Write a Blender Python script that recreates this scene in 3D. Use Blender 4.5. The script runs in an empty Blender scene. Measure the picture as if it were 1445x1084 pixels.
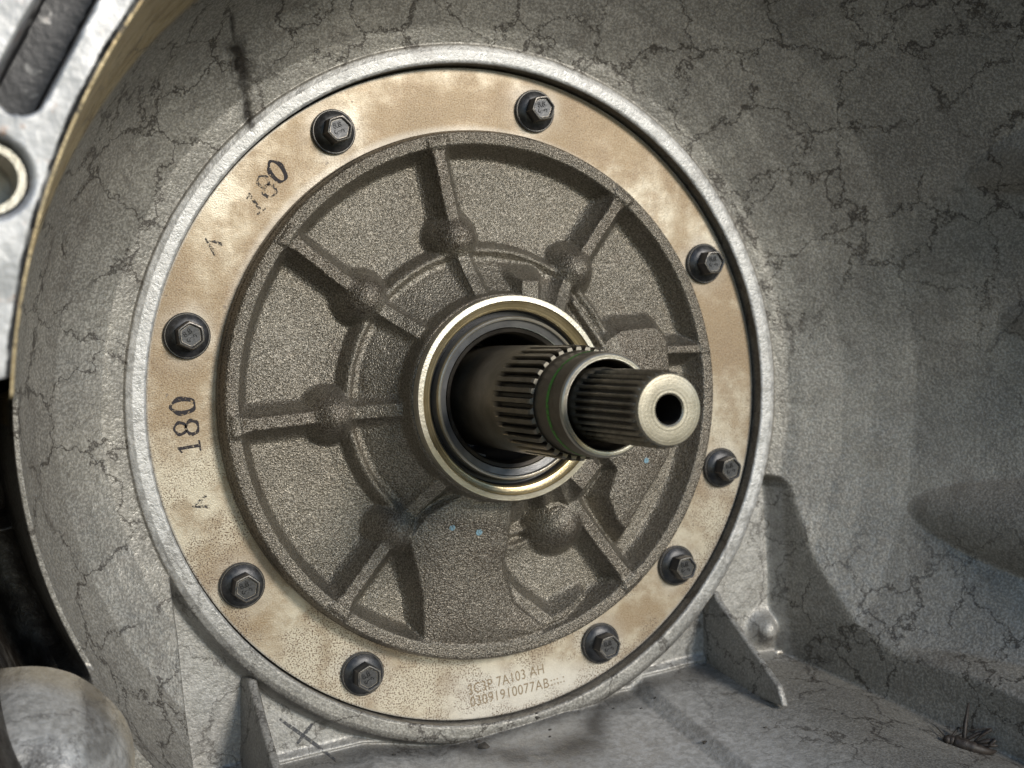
import bpy, math, random
import numpy as np
from mathutils import Matrix, Vector
random.seed(7); rng = np.random.default_rng(7)
C = bpy.context.scene.collection
scene = bpy.context.scene
MM = 0.001
# model space: u right, v up, w along the shaft axis towards the open side (millimetres)
M3 = Matrix(((1, 0, 0), (0, 0, -1), (0, 1, 0)))          # (u,v,w) -> world (x, y, z)

# ------------------------------------------------------------------ camera
CAM = np.array([-174.74, 5.98, 422.30]); ANG = (-0.0228, -0.41611, 0.04774); FPX = 1900.0
def rot(a, b, c):
    ca, sa, cb, sb, cc, sc = math.cos(a), math.sin(a), math.cos(b), math.sin(b), math.cos(c), math.sin(c)
    X = np.array([[1, 0, 0], [0, ca, -sa], [0, sa, ca]]); Y = np.array([[cb, 0, sb], [0, 1, 0], [-sb, 0, cb]])
    Z = np.array([[cc, -sc, 0], [sc, cc, 0], [0, 0, 1]])
    return Z @ Y @ X
RC = rot(*ANG)
cam = bpy.data.cameras.new('camera'); camo = bpy.data.objects.new('camera', cam); C.objects.link(camo)
cam.sensor_width = 36.0; cam.lens = 36.0 * FPX / 1445.0
cam.clip_start = 0.01; cam.clip_end = 50.0
cm = (M3 @ Matrix(RC.tolist())).to_4x4(); cm.translation = M3 @ Vector(CAM) * MM
camo.matrix_world = cm
cam.dof.use_dof = True; cam.dof.focus_distance = 0.41; cam.dof.aperture_fstop = 18.0
scene.camera = camo

# ------------------------------------------------------------------ light
world = bpy.data.worlds.new('World'); scene.world = world; world.use_nodes = True
wn = world.node_tree.nodes; wl = world.node_tree.links
sky = wn.new('ShaderNodeTexSky'); sky.sky_type = 'NISHITA'; sky.sun_disc = False; sky.dust_density = 0.0; sky.ozone_density = 2.5; sky.air_density = 1.0
LIGHT = Vector((0.28, 0.39, 0.88)).normalized()          # towards the light, model space
LW = M3 @ LIGHT
sky.sun_elevation = math.asin(LW.z); sky.sun_rotation = math.atan2(LW.x, LW.y)
wl.new(sky.outputs[0], wn['Background'].inputs[0]); wn['Background'].inputs[1].default_value = 0.13
sun = bpy.data.lights.new('sun', 'SUN'); sun.energy = 2.5; sun.angle = math.radians(13); sun.color = (1.0, 0.93, 0.82)
suno = bpy.data.objects.new('sun', sun); C.objects.link(suno)
suno.rotation_euler = (-LW).to_track_quat('-Z', 'Y').to_euler(); suno.location = (0.3, -0.9, 0.4)
vs = scene.view_settings; vs.view_transform = 'Standard'; vs.look = 'None'; vs.gamma = 1.0; vs.use_curve_mapping = False
vs.exposure = 0.14

# ------------------------------------------------------------------ helpers
def back(px, py, w):
    d = RC @ np.array([(px - 722.5) / FPX, -(py - 542.0) / FPX, -1.0])
    t = (w - CAM[2]) / d[2]
    return CAM[:2] + t * d[:2]
def W3(p): return (p[0] * MM, -p[2] * MM, p[1] * MM)
def link(o, parent=None):
    C.objects.link(o)
    if parent is not None: o.parent = parent
    return o
def empty(name, loc=(0, 0, 0)):
    o = bpy.data.objects.new(name, None); o.empty_display_size = 0.01; C.objects.link(o); o['_loc'] = 0; del o['_loc']
    return o
def tag(o, label=None, cat=None, group=None, kind=None):
    if label: o['label'] = label
    if cat: o['category'] = cat
    if group: o['group'] = group
    if kind: o['kind'] = kind
    return o
def mesh_np(name, co, quads, mat, parent=None, smooth=True, attrs=None, tris=None):
    """co: (n,3) in model mm, quads: (m,4)"""
    me = bpy.data.meshes.new(name)
    co = np.asarray(co, float); out = np.stack([co[:, 0], -co[:, 2], co[:, 1]], 1) * MM
    quads = np.asarray(quads, np.int32).reshape(-1, 4)
    me.vertices.add(len(out)); me.vertices.foreach_set('co', out.astype(np.float32).ravel())
    me.loops.add(quads.size); me.loops.foreach_set('vertex_index', quads.ravel())
    me.polygons.add(len(quads)); me.polygons.foreach_set('loop_start', np.arange(0, quads.size, 4, dtype=np.int32))
    me.polygons.foreach_set('use_smooth', np.full(len(quads), smooth))
    me.update(calc_edges=True); me.validate()
    for k, v in (attrs or {}).items():
        a = me.attributes.new(k, 'FLOAT', 'POINT'); a.data.foreach_set('value', np.asarray(v, np.float32).ravel())
    me.materials.append(mat)
    return link(bpy.data.objects.new(name, me), parent)
def mesh_py(name, verts, faces, mat, parent=None, smooth=False, model=True):
    me = bpy.data.meshes.new(name)
    me.from_pydata([W3(p) if model else tuple(q * MM for q in p) for p in verts], [], faces); me.update()
    for q in me.polygons: q.use_smooth = smooth
    if isinstance(mat, (list, tuple)):
        for m in mat: me.materials.append(m)
    else: me.materials.append(mat)
    o = link(bpy.data.objects.new(name, me), parent)
    return o
def sharp(o, deg=32):
    o.data.set_sharp_from_angle(angle=math.radians(deg)); return o
def grid_quads(nr, nt, wrap=True, flip=False):
    i = np.arange(nr - 1)[:, None]; j = np.arange(nt if wrap else nt - 1)[None, :]; j2 = (j + 1) % nt
    a = i * nt + j; b = (i + 1) * nt + j; c = (i + 1) * nt + j2; d = i * nt + j2
    q = np.stack([a, b, c, d], -1).reshape(-1, 4)
    return q[:, ::-1] if flip else q
def lathe(name, prof, mat, parent=None, n=128, deg=32, attrs=None, axis=(0, 0), radial=None):
    """profile of (r, w) turned about the shaft axis; radial(theta, r, w) may change r"""
    prof = np.array(prof, float); t = np.arange(n) * 2 * math.pi / n
    r = np.repeat(prof[:, :1], n, 1); w = np.repeat(prof[:, 1:2], n, 1); T = np.repeat(t[None], len(prof), 0)
    if radial: r = radial(T, r, w)
    if attrs and callable(attrs): attrs = attrs(T, r, w)
    co = np.stack([axis[0] + r * np.cos(T), axis[1] + r * np.sin(T), w], -1).reshape(-1, 3)
    o = mesh_np(name, co, grid_quads(len(prof), n), mat, parent, True, attrs)
    return sharp(o, deg)
def smax(a, b, k):
    h = np.clip(0.5 + 0.5 * (a - b) / k, 0, 1); return b + (a - b) * h + k * h * (1 - h)
def smin(a, b, k): return -smax(-a, -b, k)
def sstep(a, b, x):
    t = np.clip((x - a) / (b - a), 0, 1); return t * t * (3 - 2 * t)
def poly_sd(u, v, pts):
    pts = np.array(pts, float); d = np.full(u.shape, 1e9); s = np.zeros(u.shape, bool)
    for a, b in zip(pts, np.roll(pts, -1, 0)):
        e = b - a; px, py = u - a[0], v - a[1]
        t = np.clip((px * e[0] + py * e[1]) / (e @ e), 0, 1)
        d = np.minimum(d, np.hypot(px - e[0] * t, py - e[1] * t))
        c = ((a[1] > v) != (b[1] > v)) & (u < e[0] * (v - a[1]) / (e[1] if abs(e[1]) > 1e-9 else 1e-9) + a[0])
        s ^= c
    return np.where(s, -d, d)
def seg_d(u, v, a, b):
    e = np.subtract(b, a); px, py = u - a[0], v - a[1]
    t = np.clip((px * e[0] + py * e[1]) / (e @ e), 0, 1)
    return np.hypot(px - e[0] * t, py - e[1] * t), t
def vnoise(u, v, s, seed):
    """smooth value noise for uneven castings"""
    g = np.random.default_rng(seed).random((64, 64)); x = u / s + 17.3; y = v / s + 9.1
    xi = np.floor(x).astype(int); yi = np.floor(y).astype(int); fx = x - xi; fy = y - yi
    fx = fx * fx * (3 - 2 * fx); fy = fy * fy * (3 - 2 * fy)
    G = lambda a, b: g[a % 64, b % 64]
    return (G(xi, yi) * (1 - fx) + G(xi + 1, yi) * fx) * (1 - fy) + (G(xi, yi + 1) * (1 - fx) + G(xi + 1, yi + 1) * fx) * fy - 0.5

# ------------------------------------------------------------------ materials
class NT:
    def __init__(s, name):
        s.m = bpy.data.materials.new(name); s.m.use_nodes = True; s.t = s.m.node_tree
        s.b = s.t.nodes['Principled BSDF']; s.o = s.t.nodes['Material Output']
        s.tc = s.t.nodes.new('ShaderNodeTexCoord').outputs['Object']
    def n(s, typ, **kw):
        n = s.t.nodes.new(typ)
        for k, v in kw.items(): setattr(n, k, v)
        return n
    def put(s, inp, v):
        if v is None: return
        if hasattr(v, 'links') or isinstance(v, bpy.types.NodeSocket): s.t.links.new(v, inp)
        else: inp.default_value = v
    def noise(s, scale, detail=3, rough=0.5, dist=0, vec=None, col=False):
        n = s.n('ShaderNodeTexNoise'); s.put(n.inputs['Vector'], vec or s.tc); n.inputs['Scale'].default_value = scale
        n.inputs['Detail'].default_value = detail; n.inputs['Roughness'].default_value = rough; n.inputs['Distortion'].default_value = dist
        return n.outputs['Color' if col else 'Fac']
    def voro(s, scale, feature='F1', vec=None, rnd=1.0):
        n = s.n('ShaderNodeTexVoronoi', feature=feature); s.put(n.inputs['Vector'], vec or s.tc); n.inputs['Scale'].default_value = scale
        n.inputs['Randomness'].default_value = rnd
        return n.outputs['Distance']
    def ramp(s, x, lo, hi, a=0.0, b=1.0):
        n = s.n('ShaderNodeMapRange', interpolation_type='SMOOTHSTEP'); s.put(n.inputs['Value'], x)
        for i, v in zip(('From Min', 'From Max', 'To Min', 'To Max'), (lo, hi, a, b)): n.inputs[i].default_value = v
        return n.outputs[0]
    def math(s, op, a, b=None, c=None):
        n = s.n('ShaderNodeMath', operation=op); s.put(n.inputs[0], a); s.put(n.inputs[1], b)
        if c is not None: s.put(n.inputs[2], c)
        return n.outputs[0]
    def mix(s, f, a, b, blend='MIX'):
        n = s.n('ShaderNodeMix', data_type='RGBA', blend_type=blend); s.put(n.inputs[0], f)
        s.put(n.inputs[6], a if not isinstance(a, tuple) else (*a, 1)); s.put(n.inputs[7], b if not isinstance(b, tuple) else (*b, 1))
        return n.outputs[2]
    def attr(s, name): return s.n('ShaderNodeAttribute', attribute_name=name).outputs['Fac']
    def vmath(s, op, a, b):
        n = s.n('ShaderNodeVectorMath', operation=op); s.put(n.inputs[0], a); s.put(n.inputs[1], b); return n.outputs[0]
    def bump(s, h, strength, dist, prev=None):
        n = s.n('ShaderNodeBump'); n.inputs['Strength'].default_value = strength; n.inputs['Distance'].default_value = dist
        s.put(n.inputs['Height'], h)
        if prev is not None: s.put(n.inputs['Normal'], prev)
        return n.outputs[0]
    def done(s, col, rough=0.5, metal=0.0, normal=None, spec=None, coat=None):
        s.put(s.b.inputs['Base Color'], (*col, 1) if isinstance(col, tuple) else col); s.put(s.b.inputs['Roughness'], rough)
        s.put(s.b.inputs['Metallic'], metal); s.put(s.b.inputs['Normal'], normal)
        if spec is not None: s.put(s.b.inputs['Specular IOR Level'], spec)
        return s.m

def mat_housing():
    s = NT('cast_aluminium_housing')
    wob = s.noise(60, 5, 0.68, col=True)
    sc = s.n('ShaderNodeVectorMath', operation='SCALE'); s.put(sc.inputs[0], s.vmath('SUBTRACT', wob, (0.5, 0.5, 0.5))); sc.inputs['Scale'].default_value = 0.026
    vec = s.vmath('ADD', s.tc, sc.outputs[0])
    big = s.noise(30, 3, 0.6); mid = s.noise(110, 3, 0.6)
    def crack(scale, width, m, mlo, mhi):
        d = s.voro(scale, 'DISTANCE_TO_EDGE', vec)
        line = s.ramp(s.math('DIVIDE', d, s.ramp(mid, 0.35, 0.65, 0.45, 1.25)), 0.0, width, 1.0, 0.0)
        return s.math('MULTIPLY', line, s.ramp(m, mlo, mhi))
    c1 = crack(40, 0.036, big, 0.33, 0.44); c2 = crack(125, 0.052, big, 0.46, 0.58)
    cr = s.math('MAXIMUM', c1, s.math('MULTIPLY', c2, 0.5))
    cr = s.math('MULTIPLY', cr, s.math('SUBTRACT', 1.0, s.math('MAXIMUM', s.attr('clean_lit'), s.attr('whole'))))
    grain = s.noise(1250, 2, 0.6); g2 = s.noise(420, 2, 0.6)
    col = s.mix(s.ramp(big, 0.3, 0.7), (0.19, 0.178, 0.157), (0.295, 0.277, 0.242))
    col = s.mix(s.ramp(grain, 0.38, 0.68), s.mix(0.28, col, (0.08, 0.08, 0.08)), s.mix(0.25, col, (0.66, 0.64, 0.60)))
    col = s.mix(s.attr('clean_lit'), col, s.mix(s.ramp(g2, 0.3, 0.7), (0.44, 0.44, 0.435), (0.68, 0.675, 0.665)))
    col = s.mix(s.attr('tan'), col, s.mix(s.ramp(mid, 0.3, 0.7), (0.30, 0.22, 0.11), (0.50, 0.40, 0.23)))
    col = s.mix(s.ramp(mid, 0.54, 0.70, 0, 0.22), col, (0.12, 0.10, 0.085))
    gr = s.math('MULTIPLY', s.attr('grime_dark'), s.ramp(mid, 0.25, 0.6, 0.6, 1.0))
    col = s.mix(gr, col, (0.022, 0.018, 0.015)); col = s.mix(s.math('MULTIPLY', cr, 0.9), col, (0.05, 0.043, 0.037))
    n = s.bump(s.math('ADD', grain, s.math('MULTIPLY', g2, 1.2)), 0.32, 0.0006)
    return s.done(col, s.ramp(g2, 0.3, 0.7, 0.40, 0.60), 0.4, n)
def mat_cover():
    s = NT('sand_cast_cover')
    g = s.noise(1900, 2, 0.55); g2 = s.noise(700, 2, 0.5); b = s.noise(40, 4, 0.6)
    col = s.mix(s.ramp(b, 0.3, 0.7), (0.175, 0.152, 0.115), (0.275, 0.243, 0.19))
    col = s.mix(s.ramp(s.noise(110, 4, 0.7), 0.55, 0.75, 0, 0.45), col, (0.13, 0.085, 0.05))
    col = s.mix(s.math('MULTIPLY', s.attr('rust'), s.ramp(b, 0.3, 0.65, 0.35, 0.85)), col, (0.095, 0.068, 0.042))
    col = s.mix(s.ramp(g, 0.35, 0.7), s.mix(0.5, col, (0.03, 0.028, 0.025)), s.mix(0.35, col, (0.62, 0.58, 0.52)))
    n = s.bump(s.math('ADD', g, s.math('MULTIPLY', g2, 0.5)), 0.75, 0.0007)
    return s.done(col, 0.34, 0.7, n)
def mat_plate():
    s = NT('stained_machined_plate')
    sx0 = s.n('ShaderNodeSeparateXYZ'); s.put(sx0.inputs[0], s.tc)
    b = s.math('ADD', s.noise(24, 5, 0.62), s.math('ADD', s.ramp(sx0.outputs[2], -0.06, 0.08, -0.045, 0.06), s.ramp(sx0.outputs[0], 0.0, 0.10, 0.0, 0.045))); sp = s.noise(1900, 2, 0.5); spm = s.noise(34, 4, 0.6)  # stain noise, browner at top; right side darkened to mimic its duller reflection
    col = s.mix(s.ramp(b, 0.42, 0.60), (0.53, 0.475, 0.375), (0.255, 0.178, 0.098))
    col = s.mix(s.ramp(s.noise(85, 5, 0.66), 0.46, 0.66, 0, 0.75), col, (0.235, 0.16, 0.09))
    col = s.mix(s.attr('pale'), col, (0.58, 0.55, 0.50))
    sx = s.n('ShaderNodeSeparateXYZ'); s.put(sx.inputs[0], s.tc)
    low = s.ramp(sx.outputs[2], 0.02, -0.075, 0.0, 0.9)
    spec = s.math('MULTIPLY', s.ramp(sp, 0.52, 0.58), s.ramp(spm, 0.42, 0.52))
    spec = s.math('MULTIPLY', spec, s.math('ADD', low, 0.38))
    col = s.mix(spec, col, (0.10, 0.055, 0.03))
    pit = s.ramp(s.noise(420, 2, 0.5), 0.70, 0.76); col = s.mix(s.math('MULTIPLY', pit, 0.7), col, (0.06, 0.04, 0.03))
    fine = s.noise(2200, 2); col = s.mix(s.ramp(fine, 0.3, 0.7, 0, 0.25), col, (0.72, 0.66, 0.55))
    n = s.bump(fine, 0.18, 0.0004); n = s.bump(s.noise(300, 3), 0.12, 0.0008, n)
    return s.done(col, s.ramp(b, 0.3, 0.7, 0.36, 0.55), 0.45, n)
def mat_simple(name, c1, c2, scale, rough, metal, bump=0.15, bd=0.0003, fine=1800, r2=None):
    s = NT(name); a = s.noise(scale, 4, 0.6); f = s.noise(fine, 2)
    col = s.mix(s.ramp(a, 0.3, 0.7), c1, c2)
    n = s.bump(f, bump, bd)
    return s.done(col, s.ramp(a, 0.3, 0.7, rough, r2 or rough + 0.12), metal, n)
def mat_turned(name, c1, c2, rough, metal, pitch=1800):
    s = NT(name)                                             # fine concentric tool marks about the shaft axis
    sx = s.n('ShaderNodeSeparateXYZ'); s.put(sx.inputs[0], s.tc)
    rr = s.math('SQRT', s.math('ADD', s.math('MULTIPLY', sx.outputs[0], sx.outputs[0]), s.math('MULTIPLY', sx.outputs[2], sx.outputs[2])))
    cx = s.n('ShaderNodeCombineXYZ'); s.put(cx.inputs[0], rr); s.put(cx.inputs[1], s.math('MULTIPLY', sx.outputs[1], 1.0))
    rings = s.noise(pitch, 2, 0.6, vec=cx.outputs[0]); b = s.noise(150, 4, 0.6); f = s.noise(1500, 3, 0.6)
    col = s.mix(s.ramp(b, 0.3, 0.7), c1, c2); col = s.mix(s.ramp(rings, 0.42, 0.62, 0, 0.6), col, tuple(q * 0.45 for q in c1))
    n = s.bump(rings, 0.3, 0.0002); n = s.bump(f, 0.25, 0.0003, n)
    return s.done(col, rough, metal, n)
def mat_ink(name, c, lo, hi, scale):
    s = NT(name); m = s.ramp(s.noise(scale, 4, 0.7), lo, hi)
    s.done(c, 0.8); t = s.n('ShaderNodeBsdfTransparent'); mx = s.n('ShaderNodeMixShader'); s.put(mx.inputs[0], m)
    s.t.links.new(t.outputs[0], mx.inputs[1]); s.t.links.new(s.b.outputs[0], mx.inputs[2]); s.t.links.new(mx.outputs[0], s.o.inputs[0])
    return s.m
def mat_flange():
    s = NT('machined_flange_face')
    col = s.mix(s.ramp(s.noise(95, 4, 0.6), 0.35, 0.65), (0.30, 0.30, 0.30), (0.58, 0.57, 0.565))
    col = s.mix(s.ramp(s.noise(150, 3, 0.6), 0.60, 0.72, 0, 0.7), col, (0.35, 0.17, 0.08))
    col = s.mix(s.ramp(s.math('ADD', s.attr('grime_dark'), s.math('MULTIPLY', s.noise(210, 3, 0.6), 0.8)), 1.15, 1.35), col, (0.03, 0.03, 0.033))
    return s.done(col, 0.4, 0.35, s.bump(s.noise(500, 3), 0.25, 0.0006))
def mat_bolt():
    s = NT('black_phosphate_steel'); a = s.noise(700, 4, 0.7)
    col = s.mix(s.ramp(a, 0.35, 0.7), (0.022, 0.022, 0.024), (0.060, 0.060, 0.064))
    bv = s.n('ShaderNodeBevel', samples=6); bv.inputs['Radius'].default_value = 0.0005
    g = s.n('ShaderNodeNewGeometry'); dt = s.n('ShaderNodeVectorMath', operation='DOT_PRODUCT'); s.put(dt.inputs[0], bv.outputs[0]); s.put(dt.inputs[1], g.outputs['Normal'])
    wear = s.math('MULTIPLY', s.ramp(dt.outputs['Value'], 0.97, 0.80), s.ramp(s.noise(500, 3, 0.6), 0.30, 0.5))
    col = s.mix(s.math('MULTIPLY', s.attr('edge'), 0.5), col, (0.10, 0.10, 0.103)); col = s.mix(s.math('MULTIPLY', wear, s.attr('edge')), col, (0.52, 0.46, 0.38))
    return s.done(col, s.ramp(a, 0.3, 0.7, 0.30, 0.46), 0.55, s.bump(a, 0.22, 0.0003))
MH, MC, MP, MF, MB = mat_housing(), mat_cover(), mat_plate(), mat_flange(), mat_bolt()
M_STEEL = mat_simple('brown_shaft_steel', (0.115, 0.098, 0.075), (0.19, 0.165, 0.13), 130, 0.36, 0.75, 0.2, 0.0003, 1500)
M_TOOTH = mat_simple('worn_tooth_steel', (0.19, 0.17, 0.135), (0.27, 0.245, 0.20), 200, 0.42, 0.6)
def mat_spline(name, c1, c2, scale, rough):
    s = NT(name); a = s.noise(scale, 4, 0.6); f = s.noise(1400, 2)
    col = s.mix(s.ramp(a, 0.3, 0.7), c1, c2); col = s.mix(s.attr('groove'), col, (0.012, 0.010, 0.008))  # grooves coloured near black, standing in for shade to deepen contrast
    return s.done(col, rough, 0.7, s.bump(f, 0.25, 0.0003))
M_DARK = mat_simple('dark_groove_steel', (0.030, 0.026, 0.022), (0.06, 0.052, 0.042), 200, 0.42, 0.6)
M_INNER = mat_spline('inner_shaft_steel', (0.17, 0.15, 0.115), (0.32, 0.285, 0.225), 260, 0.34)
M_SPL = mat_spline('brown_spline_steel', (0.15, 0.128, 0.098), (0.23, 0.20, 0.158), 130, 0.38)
M_END = mat_turned('bright_turned_end', (0.37, 0.33, 0.25), (0.50, 0.455, 0.365), 0.44, 0.75)
M_GOLD = mat_turned('oiled_golden_ring', (0.50, 0.40, 0.22), (0.66, 0.55, 0.34), 0.30, 0.8, 2600)
M_SILVER = mat_turned('bright_ring_lip', (0.47, 0.43, 0.35), (0.58, 0.54, 0.46), 0.36, 0.8, 1400)
M_GREY = mat_simple('grey_seal_case', (0.20, 0.20, 0.205), (0.30, 0.30, 0.30), 120, 0.33, 0.7)
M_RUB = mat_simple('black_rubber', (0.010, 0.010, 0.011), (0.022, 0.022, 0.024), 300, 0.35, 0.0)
M_INK = mat_ink('worn_black_ink', (0.028, 0.024, 0.028), 0.36, 0.46, 900)
M_INK2 = mat_ink('very_worn_ink', (0.05, 0.045, 0.045), 0.45, 0.56, 800)
M_ETCH = mat_ink('brown_etched_letters', (0.25, 0.185, 0.11), 0.02, 0.2, 1300)
M_PENC = mat_ink('graphite_mark', (0.07, 0.07, 0.075), 0.30, 0.62, 800)
M_BLUE = mat_ink('blue_paint_dot', (0.22, 0.36, 0.44), 0.36, 0.55, 1500)
M_GREEN = mat_ink('green_paint_line', (0.10, 0.30, 0.05), 0.36, 0.5, 700)
M_BUG = mat_simple('dry_insect', (0.014, 0.010, 0.008), (0.04, 0.03, 0.024), 900, 0.5, 0.0, 0.3, 0.0003)
M_EYE = mat_simple('insect_eye', (0.12, 0.13, 0.15), (0.2, 0.21, 0.23), 600, 0.3, 0.0)
M_GRIT = mat_simple('dark_grit', (0.02, 0.018, 0.016), (0.06, 0.05, 0.04), 500, 0.7, 0.0)
M_PALE = mat_simple('torn_bright_metal', (0.55, 0.50, 0.44), (0.75, 0.70, 0.62), 500, 0.35, 0.5)

# ------------------------------------------------------------------ bell housing
PB = np.array([(105, 3.4), (117, 3.5), (124, 5.0), (131, 8.5), (138, 13), (144, 21), (148, 30), (150.5, 39), (152.5, 54), (154.5, 85), (156, 115), (157, 140), (158, 165)], float)
rr_ = np.linspace(105, 158, 800); ww_ = np.interp(rr_, PB[:, 0], PB[:, 1]); kk = np.exp(-np.linspace(-2.5, 2.5, 25) ** 2); kk /= kk.sum()
ww_ = np.convolve(np.pad(ww_, 12, mode='edge'), kk, 'valid')
PC_ = np.array([(105, 3.2), (117, 3.4), (123, 5.0), (130, 8.6), (140, 14.5), (149, 21.5), (160, 32), (178, 57), (200, 92), (226, 140), (232, 155)], float)
rq_ = np.linspace(105, 232, 1000); wq_ = np.convolve(np.pad(np.interp(rq_, PC_[:, 0], PC_[:, 1]), 12, mode='edge'), kk, 'valid')
def side_of(th):                                          # 1 where the bell flares wide (right), 0 where it is narrow (left)
    d = (th + 180) % 360 - 180
    return np.where(d > 0, sstep(128, 84, d), sstep(-86, -60, d))
def rmax(th): return 157.6 + (226.0 - 157.6) * side_of(th)
COLS = []                                                 # swellings running up the flared side to the flange bolts
VR = np.array([-140, -98.6, -76.8, -49.9, -31.2, 0]); UR = np.array([134, 129.9, 123.9, 121.8, 119.2, 117.5])
SR = (np.array([-110, -92, -80, -66, -50, -31, 0]), np.array([3, 2.6, 2.3, 2.2, 2.5, 2.2, 2.2]))
VL = np.array([-125, -118, -99.6, -77.7, -59, -40]); UL = np.array([-90.5, -91.4, -94.3, -97.4, -100.7, -104])
LEDU = np.array([-110, -62, -53, -35, -27, -14, 0.4, 17.6, 35.6, 54, 64, 69, 97, 112, 130, 160, 200]); LEDV = np.array([-128, -121, -119.4, -116.5, -117, -118, -115.1, -111.4, -107.5, -105.3, -104, -99.7, -94.9, -93, -93, -97, -106])
GOUGE = [tuple(back(x, y, w)) for x, y, w in ((314, 38, 8), (328, 75, 6), (341, 112, 4), (351, 178, 2))]
def housing(u, v, full=False):
    r = np.hypot(u, v); th = np.degrees(np.arctan2(v, u)) % 360
    side = side_of(th); bowl = np.interp(r, rr_, ww_) * (1 - side) + np.interp(r, rq_, wq_) * side
    bowl = bowl + (1.6 * vnoise(u, v, 31, 3) * sstep(118, 128, r) + 0.6 * vnoise(u, v, 11, 4) * sstep(118, 124, r)) * (1 - sstep(-6, -1, r - rmax(th)))
    for (nu, nv, ca_, sa_, c_, k_) in COLS:
        x_, y_ = (u - nu) * ca_ + (v - nv) * sa_, -(u - nu) * sa_ + (v - nv) * ca_
        hh = k_ * (x_ - y_ ** 2 / c_); bowl = bowl + np.minimum(smax(hh, np.zeros_like(hh), 1.0) - 0.25 * np.exp(-(hh / 0.7) ** 2), 45)
    # recesses behind the rim, lower left: the wall is open here
    win = sstep(180.5, 182.5, th) * (1 - sstep(211, 214, th)); ribw = np.exp(-((th - 196.0) / 0.9) ** 2)
    rec = 34 - 50 * sstep(150.6, 154.2, r) * (1 - 0.62 * ribw)
    bowl = np.where(win > 0, bowl * (1 - win) + win * np.minimum(bowl, rec), bowl)
    cut = np.full(u.shape, -3.0) + 0.5 * vnoise(u, v, 9, 8)
    wr = -3 + np.interp(v, *SR) * (u - np.interp(v, VR, UR)); wl_ = -3 + 8 * (np.interp(v, VL, UL) - u)
    wr = wr + 0.2 * np.clip(u - np.interp(v, VR, UR) - 28, 0, None) ** 2
    wt = -3 + 4 * (v - np.interp(u, [-100, 100, 116, 121, 127], [-54, -30, -27, -28.5, -36]))
    cut = smax(cut, wr, 2.0); cut = smax(cut, wl_, 1.5); cut = smax(cut, wt, 3.0)
    z = smin(bowl, cut, 1.2)
    bot = -3 + 6.0 * (np.interp(u, LEDU, LEDV) - v) + 1.5 * vnoise(u, v, 14, 12)
    z = smax(z, bot, 2.2)
    z = np.where(win > 0.02, z, np.maximum(z, np.interp(r - rmax(th), [-7.6, -5.6, -4.1, 0], [-20, -10, 35, 142])))
    # small bead along the ledge and a boss beside the gusset
    dl = np.abs(v - np.interp(u, LEDU, LEDV) - 1.0)
    z = z + 2.2 * np.exp(-(dl / 1.3) ** 2) * (np.abs(u) < 96)
    z = z + 7 * np.exp(-(((u - 121) / 5) ** 2 + ((v + 84) / 5.5) ** 2) ** 1.5)
    d, t = seg_d(u, v, GOUGE[0], GOUGE[1]); d2, _ = seg_d(u, v, GOUGE[1], GOUGE[2]); d3, _ = seg_d(u, v, GOUGE[2], GOUGE[3])
    dg = np.minimum(np.minimum(d * 1.1 + 0.5, d2 * 0.45), d3 * 0.8 + 0.2) + 0.9 * vnoise(u, v, 1.6, 21)
    z = z - 0.9 * np.exp(-(dg / 1.5) ** 2)
    lip = 5.0 - 0.45 * np.clip(r - 115.0, 0, None) - 2.2 * np.clip(r - 117.0, 0, None) + 0.35 * vnoise(u, v, 7, 30)
    z = np.where(r < 124, smax(z, lip, 1.6), z)
    z = z - 0.5 * np.exp(-((r - 110.9) / 0.45) ** 2)
    if not full: return z
    grime_dark = np.clip(1.15 * np.exp(-(dg / 1.25) ** 2), 0, 1)
    grime_dark = np.maximum(grime_dark, win * sstep(151.2, 153.4, r))  # near-black inside the lower-left recess
    gap = np.exp(-((r - 117.5) / 1.5) ** 2) * sstep(-70, -95, v) * 0.75  # dark line at the foot of the lip, lower part
    grime_dark = np.maximum(grime_dark, gap)
    grime_dark = np.maximum(grime_dark, 0.5 * np.exp(-((np.interp(u, LEDU, LEDV) - 1.2 - v) / 1.3) ** 2) * (r < 150))  # dark line just below the ledge
    clean_lit = sstep(3.8, 4.6, lip) * sstep(110.5, 111.2, r) * 0.85 * sstep(-110, -20, v)
    inp = (v < -30) & (z < 6) & (wr < 4) & (wl_ < 4) & (r > 117)
    clean_lit = np.maximum(clean_lit, np.where(inp, 0.30, 0.0)); clean_lit = np.maximum(clean_lit, 0.8 * sstep(2, 10, bot) * (v < -90) * sstep(120, 60, np.abs(u)))  # pocket floor paler; bottom shelf lightened in colour to mimic sky reflection
    tan = sstep(151, 152.2, r) * ((th > 100) & (th < 185)) * 1.0
    whole = np.clip(1.15 * np.exp(-(((u - 152) / 32) ** 2 + ((v + 6) / 42) ** 2) ** 1.5), 0, 0.95)
    return z, grime_dark, clean_lit, tan, whole
def hit(fn, px, py, hi=150.0):
    d = RC @ np.array([(px - 722.5) / FPX, -(py - 542.0) / FPX, -1.0])
    w = np.linspace(hi, -20, 3000); t = (w - CAM[2]) / d[2]; P = CAM[None] + t[:, None] * d[None]
    h = fn(P[:, 0], P[:, 1]); ok = np.hypot(P[:, 0], P[:, 1]) < rmax(np.degrees(np.arctan2(P[:, 1], P[:, 0])))
    i = np.argmax((h >= w) & ok); return P[i, 0], P[i, 1], h[i]

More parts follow.
